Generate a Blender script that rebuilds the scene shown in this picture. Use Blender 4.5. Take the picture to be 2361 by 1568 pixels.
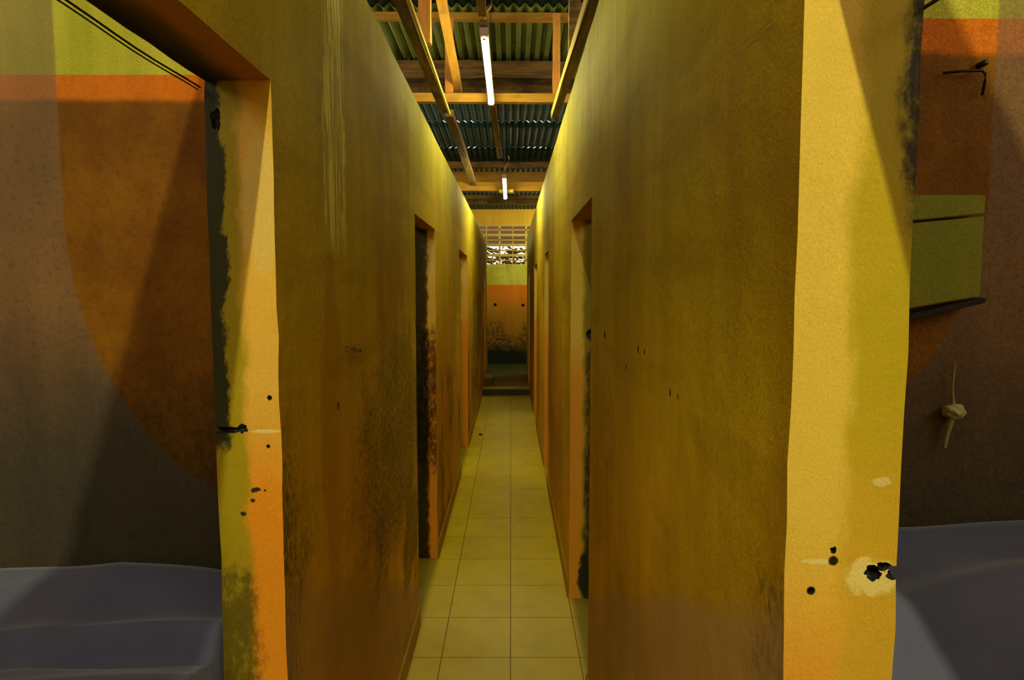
import bpy, bmesh, math, random
from mathutils import Vector, noise
random.seed(7)
scn = bpy.context.scene
for o in list(bpy.data.objects): bpy.data.objects.remove(o)

# ---------------------------------------------------------------- camera, world, exposure
EYE = 1.565
cd = bpy.data.cameras.new('camera'); cam = bpy.data.objects.new('camera', cd)
scn.collection.objects.link(cam); scn.camera = cam
cd.sensor_fit = 'HORIZONTAL'; cd.sensor_width = 36; cd.lens = 36*1500/2361
cd.clip_start = .02; cd.clip_end = 200
cam.location = (0, 0, EYE)
cam.rotation_euler = (math.radians(90-4.385), 0, math.radians(-.095))

w = bpy.data.worlds.new('world'); scn.world = w; w.use_nodes = True
bg = w.node_tree.nodes['Background']; bg.inputs[0].default_value = (1, .93, .74, 1); bg.inputs[1].default_value = .42
scn.view_settings.view_transform = 'Standard'; scn.view_settings.look = 'None'
scn.view_settings.exposure = 2.85; scn.view_settings.gamma = 1; scn.view_settings.use_curve_mapping = False
TUBE_COL = (1.0, .97, .48); TUBE_STR = 9.5; BACK_TUBE_STR = 64.0
TUBES = [  # x, y near, y far, z
    (-.180, -1.75, -.45, 3.56), (-.132, 3.27, 4.49, 2.815), (-.062, 6.05, 7.45, 2.60), (1.45, 12.3, 13.4, 2.75)]  # last one is an added unseen fill that brightens the end wall

# ---------------------------------------------------------------- node helpers
class N:
    def __init__(s, name):
        s.m = bpy.data.materials.new(name); s.m.use_nodes = True
        s.t = s.m.node_tree; s.b = s.t.nodes['Principled BSDF']
        s.pos = s.t.nodes.new('ShaderNodeTexCoord').outputs['Object']
        sep = s.t.nodes.new('ShaderNodeSeparateXYZ'); s.t.links.new(s.pos, sep.inputs[0])
        s.x, s.y, s.z = sep.outputs
    def lk(s, a, i):
        if hasattr(a, 'is_output'): s.t.links.new(a, i)
        else:
            try: i.default_value = a
            except Exception: i.default_value = (*a, 1)
    def math(s, op, a, b=0, c=None, clamp=False):
        n = s.t.nodes.new('ShaderNodeMath'); n.operation = op; n.use_clamp = clamp
        s.lk(a, n.inputs[0]); s.lk(b, n.inputs[1])
        if c is not None: s.lk(c, n.inputs[2])
        return n.outputs[0]
    def mix(s, f, a, b, mode='MIX'):
        n = s.t.nodes.new('ShaderNodeMix'); n.data_type = 'RGBA'; n.blend_type = mode
        s.lk(f, n.inputs[0])
        for v, i in ((a, 6), (b, 7)):
            if hasattr(v, 'is_output'): s.t.links.new(v, n.inputs[i])
            else: n.inputs[i].default_value = (*v, 1)
        return n.outputs[2]
    def noise(s, scale=5, det=4, stretch=(1, 1, 1), rough=.6, off=(0, 0, 0)):
        mp = s.t.nodes.new('ShaderNodeMapping'); s.t.links.new(s.pos, mp.inputs[0])
        mp.inputs['Scale'].default_value = stretch; mp.inputs['Location'].default_value = off
        n = s.t.nodes.new('ShaderNodeTexNoise'); s.t.links.new(mp.outputs[0], n.inputs['Vector'])
        n.inputs['Scale'].default_value = scale; n.inputs['Detail'].default_value = det
        n.inputs['Roughness'].default_value = rough
        return n.outputs['Fac']
    def step(s, v, lo, hi):   # smooth 0..1 between lo and hi (either order)
        n = s.t.nodes.new('ShaderNodeMapRange'); n.interpolation_type = 'SMOOTHSTEP'
        s.lk(v, n.inputs[0]); n.inputs[1].default_value = min(lo, hi); n.inputs[2].default_value = max(lo, hi)
        n.inputs[3].default_value = 0 if hi > lo else 1; n.inputs[4].default_value = 1 if hi > lo else 0
        return n.outputs[0]
    def mul(s, *a):
        r = a[0]
        for k in a[1:]: r = s.math('MULTIPLY', r, k)
        return r
    def add(s, a, b): return s.math('ADD', a, b)
    def blob(s, u, v, cu, cv, ru, rv, warp=.5, ns=12, hi=1.15, lo=.55):   # ragged elliptical patch mask
        du = s.math('DIVIDE', s.math('SUBTRACT', u, cu), ru); dv = s.math('DIVIDE', s.math('SUBTRACT', v, cv), rv)
        d = s.add(s.math('MULTIPLY', du, du), s.math('MULTIPLY', dv, dv))
        d = s.add(d, s.math('MULTIPLY', s.math('SUBTRACT', s.noise(ns, 5), .5), warp*4))
        return s.step(d, hi, lo)
    def bump(s, h, strength=.3, dist=.01):
        n = s.t.nodes.new('ShaderNodeBump'); n.inputs['Strength'].default_value = strength
        n.inputs['Distance'].default_value = dist; s.t.links.new(h, n.inputs['Height'])
        s.t.links.new(n.outputs[0], s.b.inputs['Normal'])
    def out(s, col, rough=.7, spec=.3, metal=0):
        s.lk(col, s.b.inputs['Base Color']) if hasattr(col, 'is_output') else setattr(s.b.inputs['Base Color'], 'default_value', (*col, 1))
        s.lk(rough, s.b.inputs['Roughness']); s.b.inputs['Specular IOR Level'].default_value = spec
        s.b.inputs['Metallic'].default_value = metal
        return s.m

def mottle(n, c, amt=.35):
    big = n.noise(1.6, 4); fine = n.noise(380, 2); st = n.noise(9, 4, (1, 1, .12))
    f = n.add(n.add(n.math('MULTIPLY', big, .5), n.math('MULTIPLY', st, .45)), n.math('MULTIPLY', fine, .95))
    k = n.math('MULTIPLY_ADD', n.math('SUBTRACT', f, .95), amt*4, 1.0)
    cc = n.t.nodes.new('ShaderNodeCombineColor')
    for i in range(3): n.t.links.new(k, cc.inputs[i])
    return n.mix(1.0, c, cc.outputs[0], 'MULTIPLY')

def speck(n, mask, sc=60, lo=.5, hi=.62):
    """grime that breaks up into specks: dense where mask is high"""
    v = n.add(n.noise(sc, 5, (1, 1, .6), .75), n.math('MULTIPLY', mask, .32))
    return n.mul(n.step(v, lo+.06, hi+.32), n.step(mask, 0, .6))

DIRT = (.016, .014, .004)
# ---- corridor walls (side = -1 left, +1 right)
def corridor_mat(side):
    n = N('ochre wall paint'); Y, Z = n.y, n.z
    zz = n.add(Z, n.math('MULTIPLY', n.math('SUBTRACT', n.noise(2.5, 4), .5), .5))
    c = n.mix(n.step(zz, .7, 1.75), (.64, .33, .005), (.56, .385, .007))
    c = n.mix(n.step(zz, 1.75, 2.45), c, (.52, .45, .045))
    c = n.mix(n.mul(n.step(n.noise(1.1, 3, off=(3, 1, 2)), .5, .68), .7), c, (.42, .21, .003))
    c = n.mix(n.mul(n.step(n.noise(95, 5, (1, 1, .5), .8), .52, .68), .28), c, (.16, .09, .004))
    c = mottle(n, c, .34)
    # old horizontal roller bands high on the wall
    band = n.noise(7, 2, (0.02, .15, 1))
    c = n.mix(n.mul(n.step(band, .52, .62), .25), c, (.33, .19, .004))
    if side < 0:
        # pale lime run down the wall
        st = n.noise(60, 5, (1, 1, .07), .7)
        wob = n.add(Y, n.math('MULTIPLY', n.math('SUBTRACT', n.noise(14, 4), .5), .09))
        m = n.mul(n.step(wob, 1.50, 1.53), n.step(wob, 1.72, 1.69), n.step(n.add(Z, n.math('MULTIPLY', st, .3)), 1.80, 1.92))
        c = n.mix(n.mul(m, .28), c, (.62, .52, .09))
        c = n.mix(n.mul(m, n.step(st, .46, .54), .9), c, (.95, .90, .34))
        g = n.math('MAXIMUM', n.blob(Y, Z, 2.5, 1.0, .85, .50, .4, 5, 1.7, -.2), n.mul(n.step(Y, 1.38, 1.18), n.step(Z, 1.5, 1.1)))
        g = n.math('MAXIMUM', g, n.mul(n.step(n.noise(2.2, 4, off=(1, 5, 2)), .42, .62), n.step(Z, 1.35, .8)))
        g2 = n.blob(Y, Z, 8.2, 1.1, 1.5, .55, .5, 3, 1.7, -.2)
        g = n.math('MAXIMUM', g, g2)
        c = n.mix(n.blob(Y, Z, 1.598, 1.279, .011, .011, .5, 40), c, DIRT)
        c = n.mix(n.mul(speck(n, g, 75), .85), c, (.045, .035, .004))
        c = n.mix(n.mul(n.blob(Y, Z, 1.55, 1.25, .10, .42, .3, 6), .35), c, (.40, .13, .003))
    else:
        st = n.noise(60, 4, (1, 1, .05), .7)
        m = n.mul(n.step(Y, 1.6, 2.2), n.step(Y, 3.6, 2.6), n.step(n.add(Z, n.math('MULTIPLY', st, .25)), 2.15, 2.45))
        c = n.mix(n.mul(m, n.step(st, .45, .6), .55), c, (.75, .68, .16))
        g = n.mul(n.step(Y, .86, .68), n.step(Z, 1.42, 1.1))
        g = n.math('MAXIMUM', g, n.mul(n.blob(Y, Z, 2.1, 1.05, .3, .35, .5, 5), .45))
        g = n.math('MAXIMUM', g, n.mul(n.blob(Y, Z, 8.5, 1.2, 1.6, .55, .5, 3, 1.7, -.2), .8))
        c = n.mix(n.mul(speck(n, g, 80), .85), c, (.055, .045, .006))
        for (cy, cz, ry, rz) in ((2.037, 1.425, .014, .014), (1.499, 1.428, .008, .011), (1.426, 1.429, .006, .009), (1.654, 1.369, .006, .007), (1.194, 1.376, .005, .009), (1.138, 1.377, .004, .006), (2.185, 1.37, .008, .005)):
            c = n.mix(n.blob(Y, Z, cy, cz, ry, rz, .35, 40), c, DIRT)
    # pale reflection painted low on the wall, limit slanting down along the passage
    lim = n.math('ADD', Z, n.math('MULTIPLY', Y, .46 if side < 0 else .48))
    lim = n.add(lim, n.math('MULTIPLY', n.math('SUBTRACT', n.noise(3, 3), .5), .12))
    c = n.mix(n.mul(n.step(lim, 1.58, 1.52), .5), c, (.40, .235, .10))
    n.bump(n.add(n.noise(40, 6), n.math('MULTIPLY', n.noise(220, 3), .4)), .35, .004)
    return n.out(c, .7, .1)

def jamb_mat(side):
    n = N('door reveal paint'); X, Y, Z = n.x, n.y, n.z
    ax = n.math('ABSOLUTE', X); edge0 = .428 if side < 0 else .294
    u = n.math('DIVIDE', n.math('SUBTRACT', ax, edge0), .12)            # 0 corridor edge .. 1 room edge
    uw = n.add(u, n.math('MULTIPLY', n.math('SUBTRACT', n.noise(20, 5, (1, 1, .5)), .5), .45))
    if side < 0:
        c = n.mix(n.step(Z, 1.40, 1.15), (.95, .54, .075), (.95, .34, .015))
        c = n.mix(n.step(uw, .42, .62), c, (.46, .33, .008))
        c = n.mix(n.mul(n.blob(n.x, Z, -.45, 1.72, .04, .13, .4, 25), .6), c, (.90, .66, .20))
        near = n.step(Y, 2.0, 1.6)
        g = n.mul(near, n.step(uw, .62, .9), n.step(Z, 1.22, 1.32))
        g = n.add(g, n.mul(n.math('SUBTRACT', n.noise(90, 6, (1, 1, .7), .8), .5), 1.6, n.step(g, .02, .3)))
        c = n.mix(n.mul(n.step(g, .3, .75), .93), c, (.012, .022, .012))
        far = n.math('MULTIPLY', n.step(Y, 2.0, 2.4), n.step(Y, 5, 4.5))
        g = n.mul(far, n.step(uw, .25, .55))
        c = n.mix(n.mul(speck(n, g, 45, .30, .48), .9), c, (.03, .028, .006))
        g = n.mul(far, n.step(Z, 1.45, 1.25), n.step(Z, .42, .6))
        c = n.mix(n.mul(speck(n, g, 45, .5, .6), .9), c, (.02, .012, .003))
        c = n.mix(n.mul(near, speck(n, n.mul(n.step(Z, 1.12, .95), n.step(uw, .25, .6)), 60, .42, .55), .75), c, (.06, .045, .008))
        pits = ((-.447, 1.366, .005), (-.452, 1.275, .004), )
        for sx, sz, sr in ((-.480, 1.191, .007), (-.473, 1.193, .005), (-.484, 1.172, .005), (-.502, 1.146, .006), (-.460, 1.191, .003)):
            c = n.mix(n.mul(near, n.blob(n.x, Z, sx, sz, sr, sr*.8, .7, 130)), c, (.04, .03, .006))
        # pale plaster crack line
        c = n.mix(n.mul(near, n.step(ax, .50, .48), n.blob(n.x, Z, -.455, 1.3035, .03, .0035, .7, 120)), c, (.95, .8, .35))
    else:
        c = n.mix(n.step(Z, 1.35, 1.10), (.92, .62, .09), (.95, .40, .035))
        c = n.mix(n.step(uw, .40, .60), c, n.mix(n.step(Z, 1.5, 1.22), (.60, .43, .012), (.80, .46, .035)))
        near = n.step(Y, 2.0, 1.6)
        g = n.mul(near, n.step(uw, .75, 1.05), n.step(Z, 1.58, 1.7))
        c = n.mix(n.mul(speck(n, g, 80, .35, .5), .95), c, (.02, .018, .005))
        far = n.math('MULTIPLY', n.step(Y, 2.0, 2.4), n.step(Y, 5, 4.5))
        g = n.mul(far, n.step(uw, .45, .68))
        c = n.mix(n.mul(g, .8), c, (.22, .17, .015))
        g = n.mul(far, n.step(uw, .5, .8), n.step(Z, 1.33, 1.2))
        c = n.mix(n.mul(speck(n, g, 35, .45, .58), .9), c, (.03, .025, .006))
        c = n.mix(n.mul(far, n.blob(n.x, Z, .385, .12, .05, .14, .4, 20)), c, (.03, .035, .02))
        c = n.mix(n.mul(far, n.blob(n.x, Z, .40, 1.345, .03, .035, .4, 30)), c, DIRT)
        pits = ((.3455, 1.276, .006), (.3225, 1.243, .005))
        c = n.mix(n.mul(near, n.blob(n.x, Z, .386, 1.258, .030, .022, .5, 75)), c, (.95, .74, .26))
        c = n.mix(n.mul(near, n.blob(n.x, Z, .328, 1.275, .02, .003, .7, 130)), c, (.95, .75, .3))
        c = n.mix(n.mul(near, n.blob(n.x, Z, .395, 1.362, .012, .006, .7, 110), .7), c, (.9, .72, .3))
    for px, pz, r in pits:
        c = n.mix(n.mul(near, n.blob(n.x, Z, px, pz, r, r, .25, 60)), c, (.03, .012, .003))
    c = mottle(n, c, .12)
    n.bump(n.add(n.noise(35, 6), n.math('MULTIPLY', n.noise(160, 3), .3)), .3, .004)
    return n.out(c, .6, .25)

def room_mat(name, top, low_shift=0, side=-1):
    """side rooms: yellow plaster above a bright orange band, rough darker brown under it, a mauve-grey reflection painted outward"""
    n = N(name); X, Z = n.x, n.z
    c = n.mix(n.step(n.noise(6, 4, (1, 1, .3)), .4, .6), (.50, .46, .03), (.62, .56, .06))
    d = n.mix(n.step(n.noise(3.5, 5), .38, .62), (.20, .068, .002), (.30, .115, .003))
    zz = n.add(Z, n.math('MULTIPLY', n.math('SUBTRACT', n.noise(9, 4), .5), .02))
    d = n.mix(n.step(zz, top-.062, top-.045), d, (.80, .20, .006))
    dark = n.step(n.add(Z, n.math('MULTIPLY', n.noise(2.5, 3), .3)), 1.62, 1.25)
    d = n.mix(n.mul(dark, .55), d, (.06, .045, .006))
    d = n.mix(n.mul(speck(n, n.add(n.mul(dark, .6), .25), 90, .42, .58), .6), d, (.03, .022, .003))
    c = n.mix(n.step(Z, top+.001, top-.001), c, d)
    # reflection put into the wall colour: curved edge, pale mauve-grey outside it
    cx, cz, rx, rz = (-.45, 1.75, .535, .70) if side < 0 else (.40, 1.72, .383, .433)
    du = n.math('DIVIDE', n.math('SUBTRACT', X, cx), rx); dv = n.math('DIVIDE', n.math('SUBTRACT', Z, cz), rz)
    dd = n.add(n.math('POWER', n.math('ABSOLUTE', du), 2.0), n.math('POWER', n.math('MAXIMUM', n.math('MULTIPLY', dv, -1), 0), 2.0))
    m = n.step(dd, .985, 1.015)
    refl = n.mix(n.step(n.add(Z, n.math('MULTIPLY', n.noise(3, 3), .2)), 1.42, 1.66), (.075, .078, .075), (.22, .135, .085))
    c = n.mix(n.mul(m, .62), c, refl)
    c = n.mix(n.mul(n.step(n.noise(75, 5, rough=.8), .5, .66), n.step(Z, top, top-.12), .35), c, (.05, .035, .01))
    c = mottle(n, c, .34)
    n.bump(n.noise(60, 6), .5, .004)
    return n.out(c, .8, .2)

def end_mat():
    n = N('end wall paint'); X, Z = n.x, n.z
    up = n.mix(n.step(n.noise(4, 4), .4, .6), (.52, .47, .02), (.64, .58, .07))
    up = n.mix(n.step(Z, 2.90, 2.95), up, (.72, .42, .03))
    d = n.mix(n.step(n.add(Z, n.math('MULTIPLY', n.noise(3, 4), .5)), 1.45, 1.7), (.50, .22, .004), (.70, .20, .004))
    zz = n.add(Z, n.math('MULTIPLY', n.math('ABSOLUTE', n.math('SUBTRACT', X, .08)), -.55))
    g = n.step(n.add(zz, n.math('MULTIPLY', n.noise(5, 6, (1, 1, .5), .7), 1.0)), 1.55, .80)
    d = n.mix(n.mul(g, n.math('MULTIPLY_ADD', n.step(n.noise(18, 6, rough=.75), .38, .60), .75, .25), .93), d, (.02, .02, .006))
    g = n.step(n.add(Z, n.math('MULTIPLY', n.noise(3, 4), .4)), .62, .42)
    d = n.mix(g, d, (.014, .02, .012))
    c = n.mix(n.step(Z, 1.679, 1.671), up, d)
    c = mottle(n, c, .25); n.bump(n.noise(30, 6), .5, .006)
    return n.out(c, .75, .2)

def plain(name, col, var=.2, rough=.7, spec=.3, bump=.3, sc=50, metal=0):
    n = N(name); c = mottle(n, col, var); n.bump(n.noise(sc, 5), bump, .003)
    return n.out(c, rough, spec, metal)

def wood_mat(name, a, b, along='y', grime=.4):
    n = N(name); s = {'x': (.12, 1, 1), 'y': (1, .12, 1), 'z': (1, 1, .12)}[along]
    c = n.mix(n.step(n.noise(26, 6, s, .7), .35, .65), a, b)
    c = n.mix(n.mul(n.step(n.noise(3.3, 5), .5, .68), grime), c, (.03, .02, .006))
    n.bump(n.noise(60, 5, s), .4, .003)
    return n.out(c, .7, .2)

def floor_mat():
    n = N('glazed floor tiles'); X, Y = n.x, n.y
    def joint(v, off, pitch, wd):
        f = n.math('FRACT', n.math('DIVIDE', n.math('SUBTRACT', v, off), pitch))
        f = n.math('ABSOLUTE', n.math('SUBTRACT', f, .5))
        return n.step(f, .5-wd/pitch, .5-wd*.45/pitch)
    j = n.math('MAXIMUM', joint(X, -.002-.295*8, .295, .0032), joint(Y, .288-.34*20, .34, .0032))
    cell = n.t.nodes.new('ShaderNodeTexWhiteNoise'); cc = n.t.nodes.new('ShaderNodeCombineXYZ')
    n.t.links.new(n.math('FLOOR', n.math('DIVIDE', n.math('ADD', X, .002+.295*8), .295)), cc.inputs[0])
    n.t.links.new(n.math('FLOOR', n.math('DIVIDE', n.math('SUBTRACT', Y, .288-.34*20), .34)), cc.inputs[1])
    n.t.links.new(cc.outputs[0], cell.inputs['Vector'])
    c = n.mix(cell.outputs['Value'], (.66, .50, .003), (.72, .57, .004))
    c = n.mix(n.step(Y, 3.9, 2.9), c, (.64, .47, .07))
    c = n.mix(n.mul(n.step(n.noise(5, 5), .45, .7), .3), c, (.42, .30, .02))
    c = mottle(n, c, .12)
    c = n.mix(n.mul(j, .75), c, (.10, .06, .008))
    # grime along wall feet and in the rooms
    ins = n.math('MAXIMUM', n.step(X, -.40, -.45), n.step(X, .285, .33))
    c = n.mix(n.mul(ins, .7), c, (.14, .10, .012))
    h = n.math('SUBTRACT', n.math('MULTIPLY', n.noise(120, 3), .1), j); n.bump(h, .4, .002)
    return n.out(c, n.math('MULTIPLY_ADD', n.noise(9, 4), .2, .28), .18)

def wet_mat():
    n = N('dark wet concrete')
    c = n.mix(n.step(n.noise(7, 5), .4, .62), (.015, .018, .004), (.06, .058, .008))
    n.bump(n.noise(40, 6), .5, .006)
    return n.out(c, .45, .4)

def tin_mat(name, a, b, rough=.45):
    n = N(name); c = n.mix(n.step(n.noise(3, 5, (1, .4, 1)), .4, .65), a, b)
    c = n.mix(n.mul(n.step(n.noise(14, 5), .56, .72), .6), c, (.05, .03, .01))
    n.bump(n.noise(80, 3), .15, .002)
    return n.out(c, rough+.1, .15, 0)

def soffit_mat():
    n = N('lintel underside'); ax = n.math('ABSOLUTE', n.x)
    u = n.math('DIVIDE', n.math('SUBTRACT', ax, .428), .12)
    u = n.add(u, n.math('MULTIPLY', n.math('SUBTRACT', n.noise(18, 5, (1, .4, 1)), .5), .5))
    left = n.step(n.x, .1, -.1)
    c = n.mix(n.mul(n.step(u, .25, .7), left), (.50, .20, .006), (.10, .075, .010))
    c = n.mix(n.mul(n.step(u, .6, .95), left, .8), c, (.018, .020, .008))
    c = mottle(n, c, .3); n.bump(n.noise(50, 5), .4, .003)
    return n.out(c, .8, .1)

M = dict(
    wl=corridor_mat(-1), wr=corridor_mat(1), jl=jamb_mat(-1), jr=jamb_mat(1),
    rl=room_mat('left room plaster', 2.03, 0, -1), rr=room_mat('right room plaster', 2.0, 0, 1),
    end=end_mat(), floor=floor_mat(), wet=wet_mat(),
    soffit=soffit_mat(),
    wood=wood_mat('sawn orange timber', (.38, .17, .012), (.52, .26, .03), 'y', .35),
    woodx=wood_mat('sawn orange timber across', (.38, .18, .012), (.50, .26, .03), 'x', .3),
    woodz=wood_mat('sawn orange timber upright', (.55, .20, .03), (.70, .30, .05), 'z', .2),
    old=wood_mat('old brown timber', (.10, .055, .012), (.26, .14, .03), 'x', .7),
    oldy=wood_mat('old brown batten', (.10, .06, .015), (.24, .14, .035), 'y', .6),
    teal=tin_mat('dark teal roof sheet', (.003, .022, .021), (.006, .032, .030)),
    olive=tin_mat('lit olive roof sheet', (.13, .16, .025), (.22, .25, .05), .6),  # lighter copy of the sheet, with the light on it put into colour
    curb=plain('worn curb', (.08, .065, .010), .6), curbtop=plain('pale curb edge', (.46, .36, .04), .3),
    block=plain('rough concrete', (.16, .14, .025), .4), dark=plain('black iron and pocket shade', (.015, .013, .01), .1, .5),
    screen=plain('screen block paint', (.66, .48, .10), .25), cable=plain('black cable', (.03, .022, .008), .1, .5),
    cream=plain('pale batten and lit edge', (.60, .42, .05), .3), skirting=plain('ochre skirting', (.42, .22, .008), .3),
)

# ---------------------------------------------------------------- mesh helpers
col = scn.collection
def link(name, bm, mats, parent=None, smooth=False):
    me = bpy.data.meshes.new(name); bmesh.ops.recalc_face_normals(bm, faces=bm.faces) if bm.faces else None
    bm.to_mesh(me); bm.free()
    for m in (mats if isinstance(mats, (list, tuple)) else [mats]): me.materials.append(m)
    if smooth:
        for p in me.polygons: p.use_smooth = True
    o = bpy.data.objects.new(name, me); col.objects.link(o)
    if parent: o.parent = parent
    return o
def tag(o, label=None, cat=None, group=None, kind=None):
    if label: o['label'] = label
    if cat: o['category'] = cat
    if group: o['group'] = group
    if kind: o['kind'] = kind
    return o
def struct(o, label=None): o['kind'] = 'structure'; return tag(o, label)
def box(bm, x0, x1, y0, y1, z0, z1, mi=0, bev=0):
    vs = [bm.verts.new(p) for p in ((x0,y0,z0),(x1,y0,z0),(x1,y1,z0),(x0,y1,z0),(x0,y0,z1),(x1,y0,z1),(x1,y1,z1),(x0,y1,z1))]
    fs = [bm.faces.new([vs[i] for i in f]) for f in ((0,3,2,1),(4,5,6,7),(0,1,5,4),(1,2,6,5),(2,3,7,6),(3,0,4,7))]
    for f in fs: f.material_index = mi
    if bev:
        es = {e for f in fs for e in f.edges}
        bmesh.ops.bevel(bm, geom=list(es), offset=bev, segments=2, affect='EDGES')
def tube(bm, pts, r, seg=10, cap=True):
    pts = [Vector(p) for p in pts]; rings = []
    for i, p in enumerate(pts):
        t = (pts[min(i+1, len(pts)-1)] - pts[max(i-1, 0)]).normalized()
        a = t.cross(Vector((0, 0, 1)));  a = t.cross(Vector((1, 0, 0))) if a.length < .05 else a
        a.normalize(); b = t.cross(a)
        rr = r[i] if isinstance(r, (list, tuple)) else r
        rings.append([bm.verts.new(p + (a*math.cos(2*math.pi*k/seg) + b*math.sin(2*math.pi*k/seg))*rr) for k in range(seg)])
    for i in range(len(rings)-1):
        for k in range(seg): bm.faces.new((rings[i][k], rings[i][(k+1)%seg], rings[i+1][(k+1)%seg], rings[i+1][k]))
    if cap: bm.faces.new(rings[0]); bm.faces.new(rings[-1][::-1])
def beam(name, p0, p1, wd, ht, mats, bev=.003, jit=.004, n=10):
    """rough sawn timber between two points (runs mostly along x, y or z): a slightly wavy bevelled bar"""
    bm = bmesh.new(); p0 = Vector(p0); p1 = Vector(p1); d = (p1-p0).normalized()
    if abs(d.z) > .8: s = Vector((1, 0, 0)); u = Vector((0, 1, 0))
    else: u = Vector((0, 0, 1)); s = d.cross(u).normalized(); u = s.cross(d)
    rings = []
    for i in range(n+1):
        c = p0.lerp(p1, i/n)
        rings.append([bm.verts.new(c + s*(a*wd/2 + random.uniform(-jit, jit)*.5) + u*(b*ht/2 + random.uniform(-jit, jit)*.5)) for a, b in ((-1,-1),(1,-1),(1,1),(-1,1))])
    for i in range(n):
        for k in range(4): bm.faces.new((rings[i][k], rings[i][(k+1)%4], rings[i+1][(k+1)%4], rings[i+1][k]))
    bm.faces.new(rings[0]); bm.faces.new(rings[-1][::-1])
    long = [e for e in bm.edges if abs((e.verts[0].co-e.verts[1].co).normalized().dot(d)) > .9]
    bmesh.ops.bevel(bm, geom=long, offset=bev, segments=1, affect='EDGES')
    return link(name, bm, mats)

def cuts(vals, step):
    out = []
    vals = sorted(set(vals))
    for a, b in zip(vals, vals[1:]):
        n = max(1, round((b-a)/step)); out += [a+(b-a)*i/n for i in range(n)]
    return out + [vals[-1]]

def slab_wall(name, xa, xb, y0, y1, z0, H, openings, mats, step=.06, amp=.0018, carve=()):
    """wall with door openings; mats = corridor face, room face, reveal, lintel underside. xa = corridor face, xb = room face"""
    ys = cuts([y0, y1] + [v for o in openings for v in o[:2]], step)
    zs = cuts([z0, H] + [o[2] for o in openings], step)
    ts = [0, .12, .5, .88, 1]
    bm = bmesh.new(); V = {}
    def solid(i, j):
        if i < 0 or j < 0 or i >= len(ys)-1 or j >= len(zs)-1: return False
        yc = (ys[i]+ys[i+1])/2; zc = (zs[j]+zs[j+1])/2
        return not any(a < yc < b and zc < t for a, b, t in openings)
    def v(i, j, k):
        if (i, j, k) not in V:
            p = Vector((xa+(xb-xa)*ts[k], ys[i], zs[j]))
            nv = noise.noise_vector(p*3.5)*amp*.8 + noise.noise_vector(p*31)*amp*.7
            edge = any((abs(ys[i]-a) < 1e-4 or abs(ys[i]-b) < 1e-4) and zs[j] <= t+1e-4 or (abs(zs[j]-t) < 1e-4 and a-1e-4 <= ys[i] <= b+1e-4) for a, b, t in openings)
            if k in (0, 4) and edge: nv += noise.noise_vector(p*47)*amp*1.0
            if abs(zs[j]-z0) < 1e-5: nv.z = 0
            if abs(ys[i]-y0) < 1e-5 or abs(ys[i]-y1) < 1e-5: nv.y = 0
            V[i, j, k] = bm.verts.new(p+nv)
        return V[i, j, k]
    for i in range(len(ys)-1):
        for j in range(len(zs)-1):
            if not solid(i, j): continue
            bm.faces.new((v(i,j,0), v(i+1,j,0), v(i+1,j+1,0), v(i,j+1,0))).material_index = 0
            bm.faces.new((v(i,j,4), v(i+1,j,4), v(i+1,j+1,4), v(i,j+1,4))).material_index = 1
            for di, dj, mi in ((-1,0,2),(1,0,2),(0,-1,3),(0,1,0)):
                if solid(i+di, j+dj): continue
                for k in range(4):
                    if di: ii = i+(di > 0); f = (v(ii,j,k), v(ii,j+1,k), v(ii,j+1,k+1), v(ii,j,k+1))
                    else: jj = j+(dj > 0); f = (v(i,jj,k), v(i+1,jj,k), v(i+1,jj,k+1), v(i,jj,k+1))
                    bm.faces.new(f).material_index = mi
    o = link(name, bm, mats)
    if carve:
        cb = bmesh.new()
        for (cx, cy, cz, rx, ry, rz, sd) in carve:
            ret = bmesh.ops.create_icosphere(cb, subdivisions=3, radius=1)
            for q in ret['verts']:
                f = 1 + .45*noise.noise(q.co*1.9 + Vector((sd*7.3, sd, 0)))
                q.co = Vector((cx + q.co.x*rx*f, cy + q.co.y*ry*f, cz + q.co.z*rz*f))
        c = link('carver', cb, M['dark'])  # black lining stands in for shade inside the carved pockets
        md = o.modifiers.new('b', 'BOOLEAN'); md.operation = 'DIFFERENCE'; md.object = c; md.solver = 'EXACT'; md.material_mode = 'TRANSFER'; md.use_self = True; md.use_hole_tolerant = True
        bpy.context.view_layer.update()
        me = bpy.data.meshes.new_from_object(o.evaluated_get(bpy.context.evaluated_depsgraph_get()))
        o.modifiers.clear(); o.data = me
        bpy.data.objects.remove(c)
    return struct(o)

# ---------------------------------------------------------------- setting
XL, XR, TH = -.428, .294, .12
L_OPEN = [(.38, 1.193, 1.938), (2.93, 3.70, 1.905), (5.42, 6.42, 1.90), (8.6, 9.35, 1.88), (10.40, 10.93, 1.83)]
R_OPEN = [(-.25, .676, 1.975), (2.39, 3.20, 1.903), (5.10, 5.72, 1.875), (7.35, 8.25, 1.868), (10.2, 10.9, 1.86)]
L_OPEN = [o for o in L_OPEN if o[0] != 8.6]
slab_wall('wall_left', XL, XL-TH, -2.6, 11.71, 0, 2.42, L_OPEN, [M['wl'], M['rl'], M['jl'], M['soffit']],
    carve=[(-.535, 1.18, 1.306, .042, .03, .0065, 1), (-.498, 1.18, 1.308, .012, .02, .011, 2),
           (-.528, 1.188, 1.868, .010, .012, .02, 3), (-.447, 1.188, 1.366, .0033, .012, .0036, 4), (-.452, 1.188, 1.275, .0027, .01, .0027, 5)])
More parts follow.
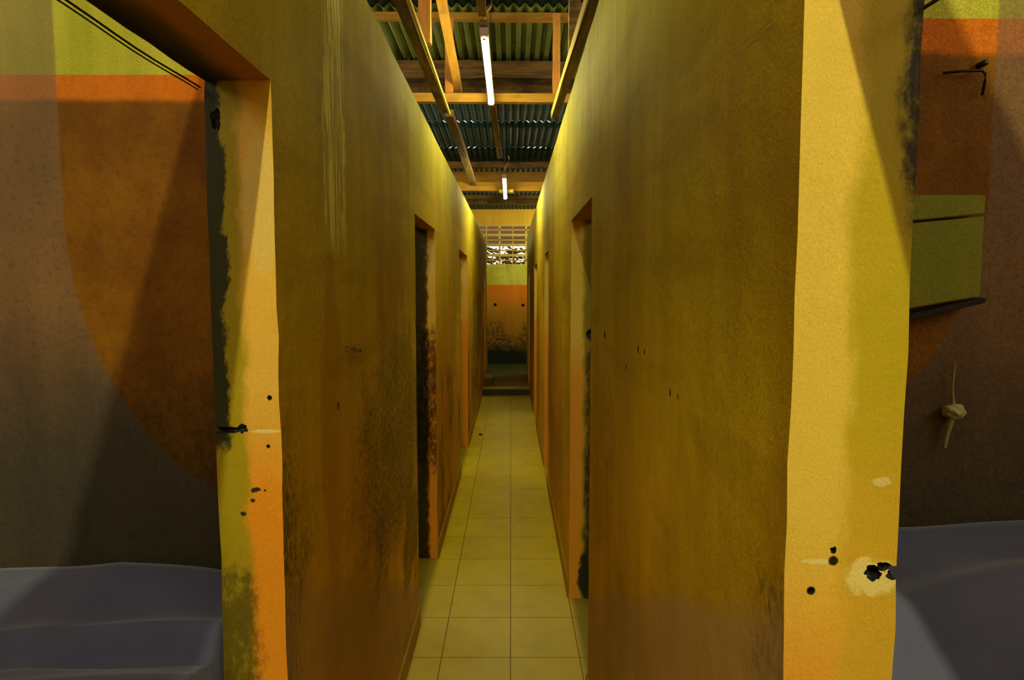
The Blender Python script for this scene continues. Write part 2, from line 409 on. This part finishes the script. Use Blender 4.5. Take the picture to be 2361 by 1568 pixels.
slab_wall('wall_right', XR, XR+TH, -2.6, 12.02, 0, 2.53, R_OPEN, [M['wr'], M['rr'], M['jr'], M['soffit']],
    carve=[(.415, .668, 1.262, .016, .03, .0075, 1), (.389, .672, 1.262, .0095, .016, .0095, 2), (.40, .672, 1.270, .008, .010, .006, 6),
           (.3455, .672, 1.287, .0036, .012, .004, 3), (.3225, .672, 1.243, .0036, .012, .0036, 4),
           (.405, 3.19, 1.345, .03, .05, .03, 5)])
def wallbox(name, a, mat): bm = bmesh.new(); box(bm, *a); return struct(link(name, bm, mat))
OUT = 2.3; RH = 3.62
# outer walls, back wall and the partitions of the side rooms
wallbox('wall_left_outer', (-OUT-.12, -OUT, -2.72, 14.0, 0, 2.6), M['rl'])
wallbox('wall_right_outer', (OUT, OUT+.12, -2.72, 14.0, 0, 2.6), M['rr'])  # outer walls stop below the roof: open eaves added for fill daylight
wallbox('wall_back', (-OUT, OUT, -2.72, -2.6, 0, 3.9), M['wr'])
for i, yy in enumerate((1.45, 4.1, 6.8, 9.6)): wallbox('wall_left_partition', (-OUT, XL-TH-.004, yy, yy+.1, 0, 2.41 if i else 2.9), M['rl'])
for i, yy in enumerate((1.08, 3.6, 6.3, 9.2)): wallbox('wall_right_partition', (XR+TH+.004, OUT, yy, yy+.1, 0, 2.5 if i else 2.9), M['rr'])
# floor
bm = bmesh.new(); box(bm, -OUT, OUT, -2.72, 9.62, -.1, 0); struct(link('floor', bm, M['floor']))
bm = bmesh.new(); box(bm, -OUT, OUT, 9.62, 14.0, -.1, 0.0); struct(link('floor', bm, M['wet']))
# curb across the end of the passage
bm = bmesh.new(); box(bm, XL+.003, XR-.003, 9.60, 9.80, 0, .085, 0, .006); box(bm, XL+.003, XR-.003, 9.595, 9.80, .085, .105, 1, .004)
struct(link('trim_1', bm, [M['curb'], M['curbtop']]))
# skirting ledges
def skirt(name, x, s, y0, y1, mat):
    mat = M['skirting']; bm = bmesh.new(); box(bm, min(x, x+s*.011), max(x, x+s*.011), y0, y1, 0, .10, 0, .003); struct(link(name, bm, mat))
pts = [-2.6] + [v for o in L_OPEN for v in o[:2]] + [9.59]
for a, b in ((-2.6, .38), (1.193, 2.93), (3.70, 5.42), (6.42, 9.59)): skirt('baseboard_left', XL-.003, 1, a, b, M['cream'])
for a, b in ((-2.6, -.25), (.676, 2.39), (3.20, 5.10), (5.72, 7.35), (8.25, 9.59)): skirt('baseboard_right', XR+.003, -1, a, b, M['cream'])

# end wall with opening for the screen
EY = 13.85
def end_wall():
    bm = bmesh.new(); sx0, sx1, sz0, sz1 = -1.12, 1.16, 2.09, 2.94
    for a in ((-OUT, sx0, 0, 3.9), (sx1, OUT, 0, 3.9), (sx0, sx1, 0, sz0), (sx0, sx1, sz1, 3.9)):
        box(bm, a[0], a[1], EY, EY+.15, a[2], a[3])
    # two round drain holes cut as dark-lined pockets
    o = link('wall_end', bm, M['end'])
    cb = bmesh.new()
    for hx, hz in ((-.335, 1.255), (.258, 1.245)):
        r = bmesh.ops.create_cone(cb, cap_ends=True, segments=20, radius1=.033, radius2=.033, depth=.24)
        for q in r['verts']: q.co = Vector((hx + q.co.x, EY + q.co.z, hz + q.co.y))
    c = link('carver', cb, M['dark'])
    md = o.modifiers.new('b', 'BOOLEAN'); md.operation = 'DIFFERENCE'; md.object = c; md.solver = 'EXACT'; md.material_mode = 'TRANSFER'; md.use_self = True; md.use_hole_tolerant = True
    bpy.context.view_layer.update()
    me = bpy.data.meshes.new_from_object(o.evaluated_get(bpy.context.evaluated_depsgraph_get()))
    o.modifiers.clear(); o.data = me; bpy.data.objects.remove(c)
    struct(o)
end_wall()
def screen():
    bm = bmesh.new(); x0, x1, z0, z1 = -1.12, 1.16, 2.09, 2.94
    xs = [-.24 + .2815*k for k in range(-3, 5)]
    for k, x in enumerate(xs):
        wd = .040 if (k % 2) else .018
        box(bm, x-wd/2, x+wd/2, EY+.02, EY+.13, z0, z1)
    rows = 4; ph = (z1-z0)/rows
    for r in range(rows+1):
        z = z0+ph*r; hh = .024
        box(bm, x0, x1, EY+.015, EY+.135, max(z0, z-hh), min(z1, z+hh))
        if r < rows: box(bm, x0, x1, EY+.02, EY+.13, z+ph/2-.010, z+ph/2+.010)
    struct(link('window_1', bm, M['screen']), 'painted concrete screen blocks high in the end wall')
screen()
# what stands outside the screen: eave of the next building, ground, hedge
bm = bmesh.new(); box(bm, -6, 6, 19.0, 19.2, 0, 1.45); struct(link('wall_outside', bm, M['old']))
bm = bmesh.new()
for k in range(9):
    box(bm, -6, 6, 16.0+k*.5, 16.45+k*.5, 2.72+k*.11, 2.80+k*.11)
struct(link('trim_2', bm, plain('outside eave boards', (.09, .045, .008), .3)))
bm = bmesh.new(); box(bm, -8, 8, 14.0, 24, -.12, -.02); struct(link('ground', bm, M['wet']))

# ---------------------------------------------------------------- roof
def roof_z(y): return 3.665 - .029*y
def sheet(y0, y1, za, zb, mat, ph):
    bm = bmesh.new(); nx = 700; rows = []
    for j in range(5):
        t = j/4; y = y0+(y1-y0)*t; z = za+(zb-za)*t
        row = []
        for i in range(nx+1):
            x = -OUT-.15+(2*OUT+.3)*i/nx
            q = ph if (-.80 < x < -.41 or .16 < x < .46) else 0     # loose laps let daylight in here
            row.append(bm.verts.new((x, y, z+(.017 if mat is M['olive'] else .010)*math.sin(2*math.pi*x/.078+q))))
        rows.append(row)
    for a, b in zip(rows, rows[1:]):
        for i in range(nx): bm.faces.new((a[i], a[i+1], b[i+1], b[i]))
    o = link('ceiling', bm, mat, smooth=True)
    md = o.modifiers.new('s', 'SOLIDIFY'); md.thickness = .0012
    return struct(o)
edges = [(-2.9, -.2, 'teal'), (-.3, 2.3, 'teal'), (2.2, 4.75, 'teal'), (4.65, 5.75, 'olive'), (5.65, 7.45, 'teal'), (7.45, 8.62, 'teal'), (8.62, 9.5, 'teal'), (9.4, 10.35, 'olive'), (10.25, 12.2, 'teal'), (12.1, 14.3, 'teal')]
for i, (a, b, m) in enumerate(edges):
    gap = a in (7.45, 8.62)
    dz = -.003 if gap else -.010
    sheet(a, b, roof_z(a) + (dz*.5 if i else 0), roof_z(b) + (.0 if b in (7.45, 8.62) else .003), M[m], 0 if not gap else (.7 if a < 8 else -.1))

# ---------------------------------------------------------------- roof timbers
G1 = 'cross purlins under the roof sheets'
def thing(o, label, cat, group=None): return tag(o, label, cat, group)
def px(k): return roof_z
# tie beams
thing(beam('tie_beam', (-1.9, 4.58, 2.885), (1.9, 4.60, 2.872), .05, .058, M['woodx']), 'orange sawn tie beam crossing behind the far end of the nearer tube light', 'roof beam')
thing(beam('tie_beam', (-1.9, 7.68, 2.765), (1.9, 7.66, 2.760), .05, .10, M['woodx']), 'orange tie beam crossing just behind the farther tube light', 'roof beam')
thing(beam('tie_beam', (-1.9, 8.15, 2.71), (1.9, 8.12, 2.70), .05, .05, M['old']), 'brown tie beam lowest over the passage, beyond the farther tube light', 'roof beam')
# purlins
for (y, dz, wd, ht, m, lab) in (
    (4.72, -.05, .06, .045, 'woodx', 'light orange purlin crossing nearest the top of the photo'),
    (5.62, -.07, .11, .11, 'old', 'rough dark purlin where the nearer olive roof sheet ends'),
    (6.02, -.09, .11, .14, 'old', 'deep rough brown purlin beyond the nearer olive roof sheet'),
    (9.32, -.07, .08, .08, 'old', 'dark purlin at the near edge of the farther olive roof sheet'),
    (10.0, -.10, .08, .16, 'woodx', 'deep orange purlin under the farther olive roof sheet'),
    (12.6, -.07, .08, .06, 'old', 'dark purlin farthest off, near the end wall'),
    (2.45, -.07, .06, .07, 'old', 'dark purlin above the nearest part of the passage')):
    z = roof_z(y)-.035-ht/2
    thing(beam('purlin', (-2.25, y, z+.01), (2.25, y, z-.01), wd, ht, M[m], jit=.012 if m == 'old' else .004, n=26), lab, 'roof purlin')
# long beams along the passage
thing(beam('long_beam', (-.475, .9, 2.79), (-.455, 4.55, 2.80), .055, .055, M['oldy']), 'brown long beam with a bright lower edge, running over the left wall', 'roof beam')
thing(beam('long_beam', (-.43, 4.64, 2.795), (-.43, 8.0, 2.795), .06, .05, M['oldy']), 'dim brown long beam continuing over the left wall beyond the tie beam', 'roof beam')
thing(beam('batten', (-.428, .9, 2.753), (-.417, 4.55, 2.765), .012, .02, M['cream']), 'thin pale strip standing for the lit edge of the left long beam', 'batten')  # lighter strip added for the lit side face of the long beam
thing(beam('rafter', (-.335, 1.3, 3.20), (-.372, 4.75, 2.98), .05, .04, M['wood']), 'bright orange rafter hanging left of the nearer tube light', 'rafter')
thing(beam('roof_plate', (.342, -.5, 2.565), (.30, 4.5, 2.75), .04, .05, M['oldy']), 'brown timber plate running above the top of the right wall', 'roof timber')
thing(beam('batten', (.315, -.5, 2.555), (.273, 4.5, 2.745), .006, .045, M['cream']), 'thin pale strip standing for the lit edge of the right wall plate', 'batten')  # pale sliver that gives the plate its lit edge by colour
# posts
for (x, y, z0, z1, wd, lab) in (
    (-.425, 4.62, 2.92, 3.42, .055, 'short orange post on the tie beam beside the left long beam'),
    (-.44, 3.45, 2.825, 3.54, .06, 'rusty orange post rising from the left long beam'),
    (.315, 4.64, 2.91, 3.46, .05, 'short orange post on the tie beam at the right wall'),
    (.335, 3.55, 2.77, 3.54, .06, 'dark spotted post rising from the right wall plate')):
    thing(beam('post', (x, y, z0), (x, y, z1), wd, .05, M['woodz'] if 'spotted' not in lab else M['old']), lab, 'roof post')

# ---------------------------------------------------------------- tube lights
def lit(name, st):
    m = bpy.data.materials.new(name); m.use_nodes = True; b = m.node_tree.nodes['Principled BSDF']
    b.inputs['Emission Color'].default_value = (*TUBE_COL, 1); b.inputs['Emission Strength'].default_value = st
    b.inputs['Base Color'].default_value = (.8, .8, .8, 1); return m
tube_ms = [lit('lit tube behind', BACK_TUBE_STR), lit('lit tube', TUBE_STR), lit('added end fill tube', 30.0)]
pink = plain('pinkish lamp holder', (.50, .30, .28), .1)
LAB = ('lit tube light hanging behind the viewpoint under the roof', 'lit fluorescent tube nearest the top of the photo, hung from a wire hook', 'smaller lit fluorescent tube farther down the passage', 'added unseen tube light that brightens the end wall')
for i, (x, ya, yb, z) in enumerate(TUBES):
    root = bpy.data.objects.new('tube_light', None); col.objects.link(root); root.location = (x, ya, z)
    tag(root, LAB[i], 'tube light', 'tube lights over the passage')
    ln = yb-ya
    bm = bmesh.new(); tube(bm, [(0, .03, 0), (0, ln/2, 0), (0, ln-.03, 0)], .0165, 16); t = link('lamp_tube', bm, tube_ms[(0, 1, 1, 2)[i]], root, True)
    for y0 in (0, ln-.035):
        bm = bmesh.new(); box(bm, -.021, .021, y0, y0+.035, -.012, .04, 0, .003)
        box(bm, -.006, .006, y0+(.03 if y0 == 0 else -.015), y0+(.05 if y0 == 0 else .0), -.020, .0, 0, .001)
        h = link('lamp_holder', bm, pink, root)
    bm = bmesh.new(); box(bm, -.019, .019, -.02, ln+.02, .026, .052, 0, .002); link('lamp_backing', bm, M['oldy'], root)
    bm = bmesh.new(); tube(bm, [(.004, .01, .045), (.012, 0, .09), (.035, -.01, .115), (.045, -.012, .16), (.036, -.01, .185)], .0045, 8); link('wire_hook', bm, M['cream'], root, True)
    rise = roof_z(ya) - z - .04
    for yy in (.12, ln-.12):
        bm = bmesh.new(); tube(bm, [(0, yy, .05), (.002, yy, rise*.5), (0, yy, rise)], .003, 6); link('hanger_rod', bm, M['dark'], root)
# battens carrying the lights
thing(beam('batten', (-.142, 1.2, 2.92), (-.135, 3.2, 2.875), .04, .03, M['oldy']), 'knotted brown batten leading to the hook of the nearer tube light', 'batten')
thing(beam('batten', (-.128, 4.66, 2.86), (-.10, 5.95, 2.76), .045, .03, M['oldy']), 'dim brown batten between the two tube lights', 'batten')
thing(beam('batten', (-.055, 7.5, 2.69), (-.05, 7.62, 2.69), .16, .03, M['cream']), 'pale cross piece holding the farther tube light', 'batten')

# ---------------------------------------------------------------- small things
def cable(xs, lab):
    bm = bmesh.new(); tube(bm, xs, .0016, 8); tube(bm, [(p[0]-.004, p[1], p[2]-.004) for p in xs], .0012, 8)
    tag(link('cable', bm, M['cable'], smooth=True), lab, 'cable')
cable([(XL-TH-.010, y, 1.926+.002*math.sin(y*17)) for y in [.2+.05*i for i in range(21)]], 'thin dark cable strung along the underside edge of the left lintel')
cable([(XR+TH+.012, y, 1.856+.004*math.sin(y*9)) for y in [-.1+.05*i for i in range(17)]], 'dark cable crossing the top of the right doorway')

bm = bmesh.new()
for st in ([(1.663, 1.418), (1.687, 1.419), (1.7, 1.416)], [(1.662, 1.407), (1.674, 1.409), (1.693, 1.407), (1.732, 1.41)], [(1.739, 1.409), (1.769, 1.411)], [(1.759, 1.407), (1.761, 1.394)], [(1.738, 1.406), (1.779, 1.405), (1.79, 1.403), (1.789, 1.393)], [(1.807, 1.396), (1.829, 1.399), (1.836, 1.39)], [(1.807, 1.394), (1.843, 1.39)]):
    tube(bm, [(XL+.003, y, z) for y, z in st], .0011, 6)
tag(link('handwritten_mark', bm, M['dark']), 'small faint black handwriting scribbled on the left passage wall', 'writing')

def board_panel():
    root = bpy.data.objects.new('wall_panel', None); col.objects.link(root); root.location = (.578, 1.06, 1.625)
    tag(root, 'olive green boarded panel fixed to the right room wall with a black slanted rail under it', 'panel')
    gm = plain('olive panel paint', (.26, .25, .012), .3); 
    def slat(name, z0l, z0r, z1l, z1r, y0, y1, m):
        bm = bmesh.new(); X0, X1 = .02, .182
        v = [bm.verts.new(p) for p in ((X0,y0,z0l),(X1,y0,z0r),(X1,y0,z1r),(X0,y0,z1l),(X0,y1,z0l),(X1,y1,z0r),(X1,y1,z1r),(X0,y1,z1l))]
        for f in ((0,1,2,3),(4,5,6,7),(0,1,5,4),(1,2,6,5),(2,3,7,6),(3,0,4,7)): bm.faces.new([v[i] for i in f])
        bmesh.ops.bevel(bm, geom=bm.edges[:], offset=.0015, segments=2, affect='EDGES')
        return link(name, bm, m, root)
    slat('board', .047, .062, .092, .092, -.006, .01, gm)
    slat('board', -.098, -.070, .043, .058, -.006, .01, gm)
    slat('rail', -.118, -.080, -.108, -.072, -.02, .01, M['dark'])
board_panel()
bm = bmesh.new(); tube(bm, [(.695, 1.075, 1.913), (.72, 1.068, 1.914), (.752, 1.066, 1.914), (.757, 1.066, 1.909), (.757, 1.066, 1.898), (.755, 1.068, 1.876)], .0022, 8)
tube(bm, [(.755, 1.08, 1.926), (.755, 1.064, 1.926)], .005, 10)
tag(link('iron_hook', bm, M['dark'], smooth=True), 'bent black iron hook high on the right room wall', 'hook')
root = bpy.data.objects.new('plaster_peg', None); col.objects.link(root); root.location = (.735, 1.065, 1.365); tag(root, 'pale peg with a frayed cord hanging on the right room wall', 'peg')
bm = bmesh.new(); r = bmesh.ops.create_icosphere(bm, subdivisions=3, radius=1)
for q in bm.verts:
    f = 1+.3*noise.noise(q.co*1.6); q.co = Vector((q.co.x*.018*f, q.co.y*.014*f, q.co.z*.012*f))
link('peg', bm, plain('pale plaster', (.50, .46, .18), .3), root)
bm = bmesh.new(); tube(bm, [(-.002, 0, .01), (-.004, .002, .04), (0, .004, .08)], [.003, .0018, .0012], 8); tube(bm, [(-.002, 0, -.01), (-.008, .002, -.035), (-.012, .002, -.062)], [.0045, .004, .0025], 8)
link('cord', bm, plain('dirty cord', (.40, .34, .13), .3), root)

bm = bmesh.new(); box(bm, XL+.008, -.285, 10.25, 10.85, 0, .165, 0, .008)
tag(link('concrete_block', bm, M['block']), 'pale topped concrete block behind the curb at the left wall', 'concrete block')
bm = bmesh.new(); bmesh.ops.create_icosphere(bm, subdivisions=2, radius=1)
for q in bm.verts:
    f = 1+.4*noise.noise(q.co*1.5+Vector((3, 0, 0))); q.co = Vector((-.33+q.co.x*.02*f, 6.95+q.co.y*.03*f, .008+q.co.z*.009*f))
tag(link('stone_chip', bm, M['dark']), 'small black chip lying on the floor tiles', 'stone chip')

# grey-blue cloth reflections, built as added solid cloths in the side rooms
def reflected_cloth_mat():
    n = N('reflected grey blue cloth'); c = n.mix(n.step(n.noise(4, 3), .35, .65), (.11, .11, .20), (.135, .135, .24))
    n.bump(n.noise(600, 2), .2, .001); m = n.out(c, .85, .15); n.b.inputs['Sheen Weight'].default_value = .3
    return m
CM = reflected_cloth_mat()
def cloth(name, x0, x1, y0, y1, zf, lab):  # added solid stand-in for a cloth reflection
    bm = bmesh.new(); nx, ny = 90, 60; g = []
    skirtn = 6
    def top(x, y): return zf(x, y)
    for j in range(-skirtn, ny+1):
        row = []
        for i in range(-skirtn, nx+skirtn+1):
            ii = min(max(i, 0), nx); jj = max(j, 0)
            x = x0+(x1-x0)*ii/nx; y = y0+(y1-y0)*jj/ny; z = top(x, y)
            drop = max(-i, i-nx, 0, -j)/skirtn
            if drop > 0:
                wv = .012*math.sin(18*x+14*y)*drop
                z = z*(1-drop)+.004
                x += (-1 if i < 0 else 1 if i > nx else 0)*.02*drop + (wv if j < 0 else 0)
                y -= (.02*drop if j < 0 else 0) + (wv if j < 0 else 0)
                x = min(max(x, x0-.03), x1+.012)
            row.append(bm.verts.new((x, y, z)))
        g.append(row)
    for a, b in zip(g, g[1:]):
        for i in range(len(a)-1): bm.faces.new((a[i], a[i+1], b[i+1], b[i]))
    o = link(name, bm, CM, smooth=True); md = o.modifiers.new('s', 'SOLIDIFY'); md.thickness = .004
    tag(o, lab, 'cloth')
def crease(d):      # a soft roll with a sharper hollow in front of it
    return .020*math.exp(-(d/.035)**2) - .024*math.exp(-((d+.05)/.028)**2)
def zl(x, y):
    u = (x+.56)/-.7; v = (y-.55)/.87
    z = .76 + .185*v - .05*max(0, 1-u*2.2)*v + .018*math.sin(3*u+1.2)*v
    z += .035*math.exp(-((v-.62+.16*u)/.05)**2) - .05*math.exp(-((v-.54+.16*u)/.05)**2)
    z += .014*math.exp(-((v-.30-.2*u)/.10)**2) - .03*math.exp(-(((v-.42)/.12)**2+((u-.06)/.14)**2))
    z += .020*(abs(noise.noise(Vector((x*2.0+y*1.2, y*7-x*1.5, 1))))) + crease(v-.78+.10*u) + crease(v-.36-.22*u+.05*math.sin(5*u)) + crease(v-.58+.30*u)*.7
    return z + .004*noise.noise(Vector((x*5, y*6, 1)))
cloth('reflected_cloth', -1.9, -.562, .55, 1.42, zl, 'reflection of grey blue cloth, built as a solid heap behind the left doorway')
def zr(x, y):
    u = (x-.43)/.5; v = (y-.3)/.75
    z = .90 + .255*v + .02*u*v
    z += .04*math.exp(-((v-.72-.12*u)/.07)**2) - .06*math.exp(-((v-.52-.22*u)/.09)**2) + .05*math.exp(-((v-.30-.22*u)/.09)**2)
    z += .020*(abs(noise.noise(Vector((x*2.0-y*1.2, y*7+x*1.5, 4))))) + crease(v-.60-.20*u) + crease(v-.38-.30*u)
    return z + .004*noise.noise(Vector((x*5, y*6, 4)))
cloth('reflected_cloth', .43, 1.5, .30, 1.06, zr, 'reflection of grey blue cloth with soft diagonal folds, built solid behind the right doorway')

# shrub outside the screen
def shrub():
    root = bpy.data.objects.new('shrub', None); col.objects.link(root); root.location = (0, 15.4, 0)
    tag(root, 'leafy shrub outside the block screen in the end wall', 'shrub')
    lm = plain('leaf', (.05, .035, .006), .4); bm = bmesh.new()
    for k in range(1500):
        p = Vector((random.uniform(-1.4, 1.4), random.uniform(-.3, .3), random.uniform(1.3, 2.55)))
        if random.random() < max(0, (p.z-2.3)*1.0): continue
        a = random.uniform(0, 6.28); s = random.uniform(.035, .085); d = Vector((math.cos(a), 0, math.sin(a)*.5)); e = Vector((-d.z, .3, d.x))
        vs = [bm.verts.new(p+q) for q in (-d*s*1.4, e*s*.4-d*s*.4, e*s*.45+d*s*.4, d*s*1.5, -e*s*.45+d*s*.4, -e*s*.4-d*s*.4)]
        bm.faces.new(vs)
    link('foliage', bm, lm, root)['kind'] = 'stuff'
    bm = bmesh.new()
    for k in range(5): tube(bm, [(-.9+.45*k, 0, 0), (-.85+.42*k, .05, 1.0), (-1+.5*k, 0, 2.3)], [.03, .022, .008], 8)
    link('stem', bm, M['old'], root)
shrub()
